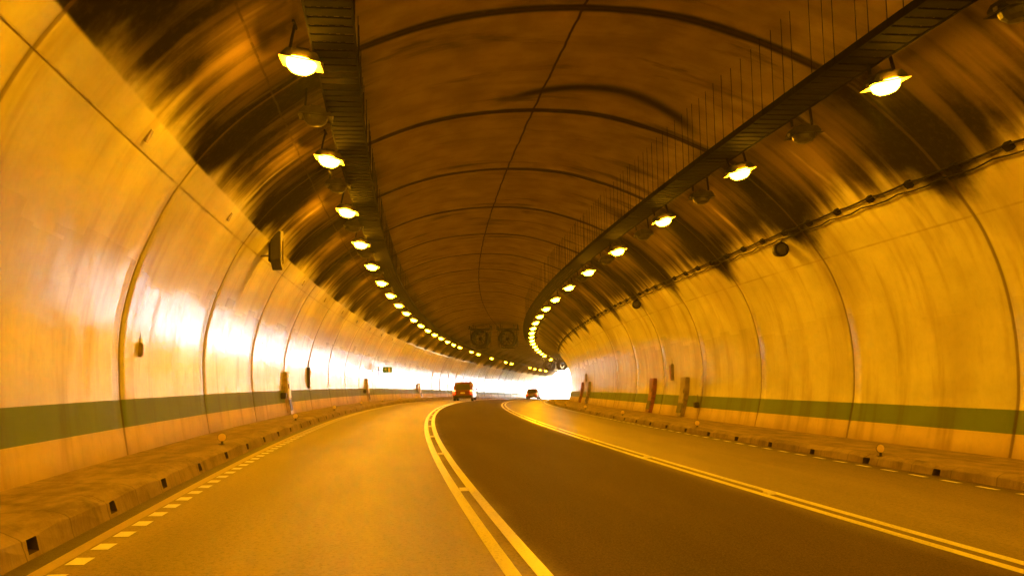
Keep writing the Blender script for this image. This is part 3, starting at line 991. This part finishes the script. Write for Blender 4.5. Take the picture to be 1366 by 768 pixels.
# ------------------------------------------------------------------ jet fans
def jet_fan(s, d, label, z=5.78, R=.80):
    r = empty('jet_fan', pt(s, d, z), -path(s)[2], label, 'jet fan', 'jet fans hung under the vault')
    m = MB()
    m.lathe([(R * .80, -1.9), (R * .97, -1.95), (R, -1.85), (R, -.7), (R * .93, -.62), (R * .93, .62), (R, .7), (R, 1.85), (R * .97, 1.95), (R * .8, 1.9), (R * .78, .3), (R * .78, -.3), (R * .80, -1.9)], (0, 0, 0), 'y', 32)
    m.build('casing', M['steel'], r, smooth=False)
    m = MB()
    for k in range(10):
        a = 2 * PI * k / 10
        u = Vector((math.cos(a), 0, math.sin(a))); w = Vector((-math.sin(a), 0, math.cos(a)))
        vs = [u * .2 + w * .05 + Vector((0, -.06, 0)), u * .2 - w * .05 + Vector((0, .06, 0)), u * R * .76 - w * .10 + Vector((0, .05, 0)), u * R * .76 + w * .10 + Vector((0, -.05, 0))]
        m.add(vs + [v + Vector((0, .012, 0)) for v in vs], [(0, 1, 2, 3), (7, 6, 5, 4), (0, 4, 5, 1), (1, 5, 6, 2), (2, 6, 7, 3), (3, 7, 4, 0)])
    m.build('rotor', M['galv'], r)
    m = MB(); m.lathe([(0, -.5), (.12, -.45), (.2, -.25), (.2, .4), (0, .42)], (0, 0, 0), 'y', 20)
    for a in (0, PI / 2, PI, 1.5 * PI): m.tube([(.15 * math.cos(a), 0.2, .15 * math.sin(a)), (R * .9 * math.cos(a), .2, R * .9 * math.sin(a))], .02, 6)
    m.build('hub', M['steel'], r)
    m = MB()
    for y in (-1.2, 1.2):
        m.box((0, y, R + .06), (2.1, .10, .10)); m.box((0, y, -R - .04), (1.2, .08, .06))
        for x in (-.95, -.6, .6, .95): m.box((x, y, R + .06 + .22), (.06, .06, .44)); m.box((x * .9, y, 0.02), (.05, .05, R * 1.9)) if abs(x) < .9 or 1 else None
    for x in (-.95, .95): m.box((x, 0, R + .30), (.08, 2.9, .09))
    m.build('mounting_frame', M['steel'], r)
    m = MB(); m.box((R + .13, -.4, R * .55), (.28, .5, .35), bev=.03); m.build('terminal_box', M['galv'], r)
    return r


jet_fan(86, 2.0, 'left dark jet fan of the nearer pair under the vault')
jet_fan(86, 4.55, 'right dark jet fan of the nearer pair under the vault')
jet_fan(158, 2.6, 'left dark jet fan of the farther pair near the portal')
jet_fan(158, 4.8, 'right dark jet fan of the farther pair near the portal')


# ------------------------------------------------------------------ cars
def loft_body(m, sections, mi=0):
    """sections: list of (y, half_width_bottom, half_width_top, z0, z1) -> closed rounded body"""
    rings = []
    for (y, wb, wt, z0, z1) in sections:
        zc = z0 + (z1 - z0) * .45; r = .06
        rings.append([(-wb + r, y, z0), (-wb, y, z0 + r), (-wb * 1.01, y, zc), (-wt - .0, y, z1 - r), (-wt + r, y, z1),
                      (wt - r, y, z1), (wt, y, z1 - r), (wb * 1.01, y, zc), (wb, y, z0 + r), (wb - r, y, z0)])
    n = 10; vs = [v for rg in rings for v in rg]; fs = []
    for j in range(len(rings) - 1):
        for k in range(n): fs.append((j * n + k, j * n + (k + 1) % n, (j + 1) * n + (k + 1) % n, (j + 1) * n + k))
    fs += [tuple(range(n)), tuple(range((len(rings) - 1) * n, len(rings) * n))]
    m.add(vs, fs, mi)


def car(s, d, paint, W_, Hh, L, name, label, suv, rot=0.0, lit=True):
    r = empty(name, pt(s, d, .0), -path(s)[2] + rot, label, 'car')
    hw = W_ / 2; belt = Hh * .56
    m = MB()
    loft_body(m, [(-L * .5, hw * .90, hw * .86, .38, belt * .97), (-L * .485, hw * .97, hw * .93, .30, belt), (-L * .3, hw, hw * .95, .26, belt * 1.01), (L * .15, hw, hw * .95, .26, belt),
                  (L * .22, hw, hw * .9, .26, belt * .95), (L * .44, hw * .95, hw * .80, .28, belt * .82), (L * .5, hw * .82, hw * .72, .36, belt * .70)])
    m.build('body', paint, r, smooth=False)
    m = MB(); back = -L * (.47 if suv else .42)
    loft_body(m, [(back, hw * .90, hw * .84, belt - .05, belt + .05), (back + .12, hw * .92, hw * .76, belt - .05, Hh * .93), (back + .35, hw * .92, hw * .74, belt - .05, Hh),
                  (0, hw * .92, hw * .74, belt - .05, Hh * 1.0), (L * .10, hw * .92, hw * .72, belt - .05, Hh * .96), (L * .27, hw * .88, hw * .80, belt - .05, belt + .02)])
    m.build('cabin', paint, r)
    m = MB()
    m.add([(-hw * .74, back + .028, belt + .07), (hw * .74, back + .028, belt + .07), (hw * .62, back + .105, Hh * .90), (-hw * .62, back + .105, Hh * .90)], [(0, 1, 2, 3)])
    bw = m.build('rear_window', M['carglass'], r); bw.location = (0, -.03, 0)
    for sg in (-1, 1):
        m = MB(); m.add([(sg * hw * .925, back + .45, belt + .06), (sg * hw * .925, L * .16, belt + .06), (sg * hw * .79, L * .05, Hh * .90), (sg * hw * .79, back + .55, Hh * .90)], [(0, 1, 2, 3)])
        m.build('side_window', M['carglass'], r)
        m = MB(); m.box((sg * (hw * .84), -L * .5 - .005, belt * .80), (hw * .22, .07, belt * .26), bev=.02)
        tl = m.build('tail_light', M['tail'] if lit else M['carred'], r)
        m = MB(); m.box((sg * (hw * .84), -L * .5 - .012, belt * .99), (hw * .24, .07, .09), bev=.015)
        m.build('signal_light', M['tailhi'], tl)
        for yy in (-L * .31, L * .31):
            m = MB(); m.lathe([(.17, -.11), (.32, -.11), (.345, -.07), (.345, .07), (.32, .11), (.17, .11)], (0, 0, 0), 'x', 24)
            wh = m.build('wheel', M['tyre'], r); wh.location = (sg * (hw - .12), yy, .345)
            m = MB(); m.lathe([(0, .085), (.06, .10), (.10, .07), (.18, .09)], (0, 0, 0), 'x', 20)
            rim = m.build('rim', M['chrome'], wh); rim.scale = (sg, 1, 1)
        m = MB(); m.box((sg * (hw + .09), L * .16, belt + .08), (.18, .10, .13), bev=.02); m.build('wing_mirror', paint, r)
    m = MB(); m.box((0, -L * .5 - .03, .44), (W_ * .90, .14, .20), bev=.03); m.build('bumper', M['dark'], r)
    m = MB(); m.box((0, -L * .5 - .012, belt * .78), (.42, .03, .15), bev=.006); m.build('number_plate', M['plate'], r)
    if suv:
        m = MB()
        for x in (-hw * .6, hw * .6): m.tube([(x, back + .4, Hh + .06), (x, L * .05, Hh + .06)], .02, 6)
        for y in (back + .45, 0): m.tube([(-hw * .6, y, Hh + .05), (hw * .6, y, Hh + .05)], .018, 6)
        m.build('roof_rack', M['dark'], r)
    return r


car(85.5, .50, M['carmaroon'], 1.86, 1.72, 4.4, 'sport_utility_car', 'dark maroon off-road car with lit tail lights in the left lane', True)
car(130, 3.75, M['carred'], 1.70, 1.50, 4.1, 'hatchback_car', 'small red hatchback far ahead in the middle lane near the exit', False, lit=True)

# ------------------------------------------------------------------ air: exhaust haze
HAZE = True
if HAZE:
    m = MB(); m.box((60, 130, 0), (700, 640, 110))
    hm = bpy.data.materials.new('haze'); hm.use_nodes = True
    for n_ in list(hm.node_tree.nodes):
        if n_.type != 'OUTPUT_MATERIAL': hm.node_tree.nodes.remove(n_)
    pv = hm.node_tree.nodes.new('ShaderNodeVolumePrincipled')
    pv.inputs['Color'].default_value = (.95, .93, .9, 1); pv.inputs['Density'].default_value = .0014; pv.inputs['Anisotropy'].default_value = .45
    hm.node_tree.links.new(pv.outputs[0], hm.node_tree.nodes['Material Output'].inputs['Volume'])
    o = m.build('haze', hm); tag(o, 'thin exhaust haze in the air', 'haze', kind='stuff')

# ------------------------------------------------------------------ world, sun, camera
SUN_EL, SUN_AZ = math.radians(38), math.radians(75)      # azimuth clockwise from +Y
w = bpy.data.worlds.new('World'); scene.world = w; w.use_nodes = True
nt = w.node_tree; bg = nt.nodes['Background']
sky = nt.nodes.new('ShaderNodeTexSky'); sky.sky_type = 'NISHITA'; sky.sun_disc = False
sky.sun_elevation = SUN_EL; sky.sun_rotation = SUN_AZ; sky.air_density = 1.2; sky.dust_density = 2.5
nt.links.new(sky.outputs[0], bg.inputs[0]); bg.inputs[1].default_value = .15
sl = bpy.data.lights.new('sun', 'SUN'); sl.energy = 3.5; sl.angle = math.radians(.5); sl.color = (1, .98, .96)
so = bpy.data.objects.new('sun', sl); COL.objects.link(so)
dirv = Vector((math.sin(SUN_AZ) * math.cos(SUN_EL), math.cos(SUN_AZ) * math.cos(SUN_EL), math.sin(SUN_EL)))
so.rotation_euler = dirv.to_track_quat('Z', 'Y').to_euler(); so.location = (60, 200, 80)

cam = bpy.data.cameras.new('camera'); co = bpy.data.objects.new('camera', cam); COL.objects.link(co)
cam.sensor_width = 36; cam.lens = 1217.704 / 1366 * 36; cam.clip_start = .1; cam.clip_end = 6000
yaw, pitch, roll = math.radians(9.62075), math.radians(5.52594), math.radians(-1.04561)
fwd = Vector((math.sin(yaw) * math.cos(pitch), math.cos(yaw) * math.cos(pitch), math.sin(pitch)))
R0 = Vector((math.cos(yaw), -math.sin(yaw), 0)); U0 = R0.cross(fwd)
R1 = math.cos(roll) * R0 + math.sin(roll) * U0
U1 = -math.sin(roll) * R0 + math.cos(roll) * U0
mt = Matrix((R1, U1, -fwd)).transposed().to_4x4(); mt.translation = Vector((0, 0, H_CAM))
co.matrix_world = mt
scene.camera = co

vs = scene.view_settings
vs.view_transform = 'Standard'; vs.look = 'None'; vs.exposure = 6.05; vs.gamma = 1.0; vs.use_curve_mapping = False
cy = scene.cycles
cy.max_bounces = 10; cy.diffuse_bounces = 6; cy.glossy_bounces = 5
cy.sample_clamp_indirect = 12
cy.use_light_tree = True
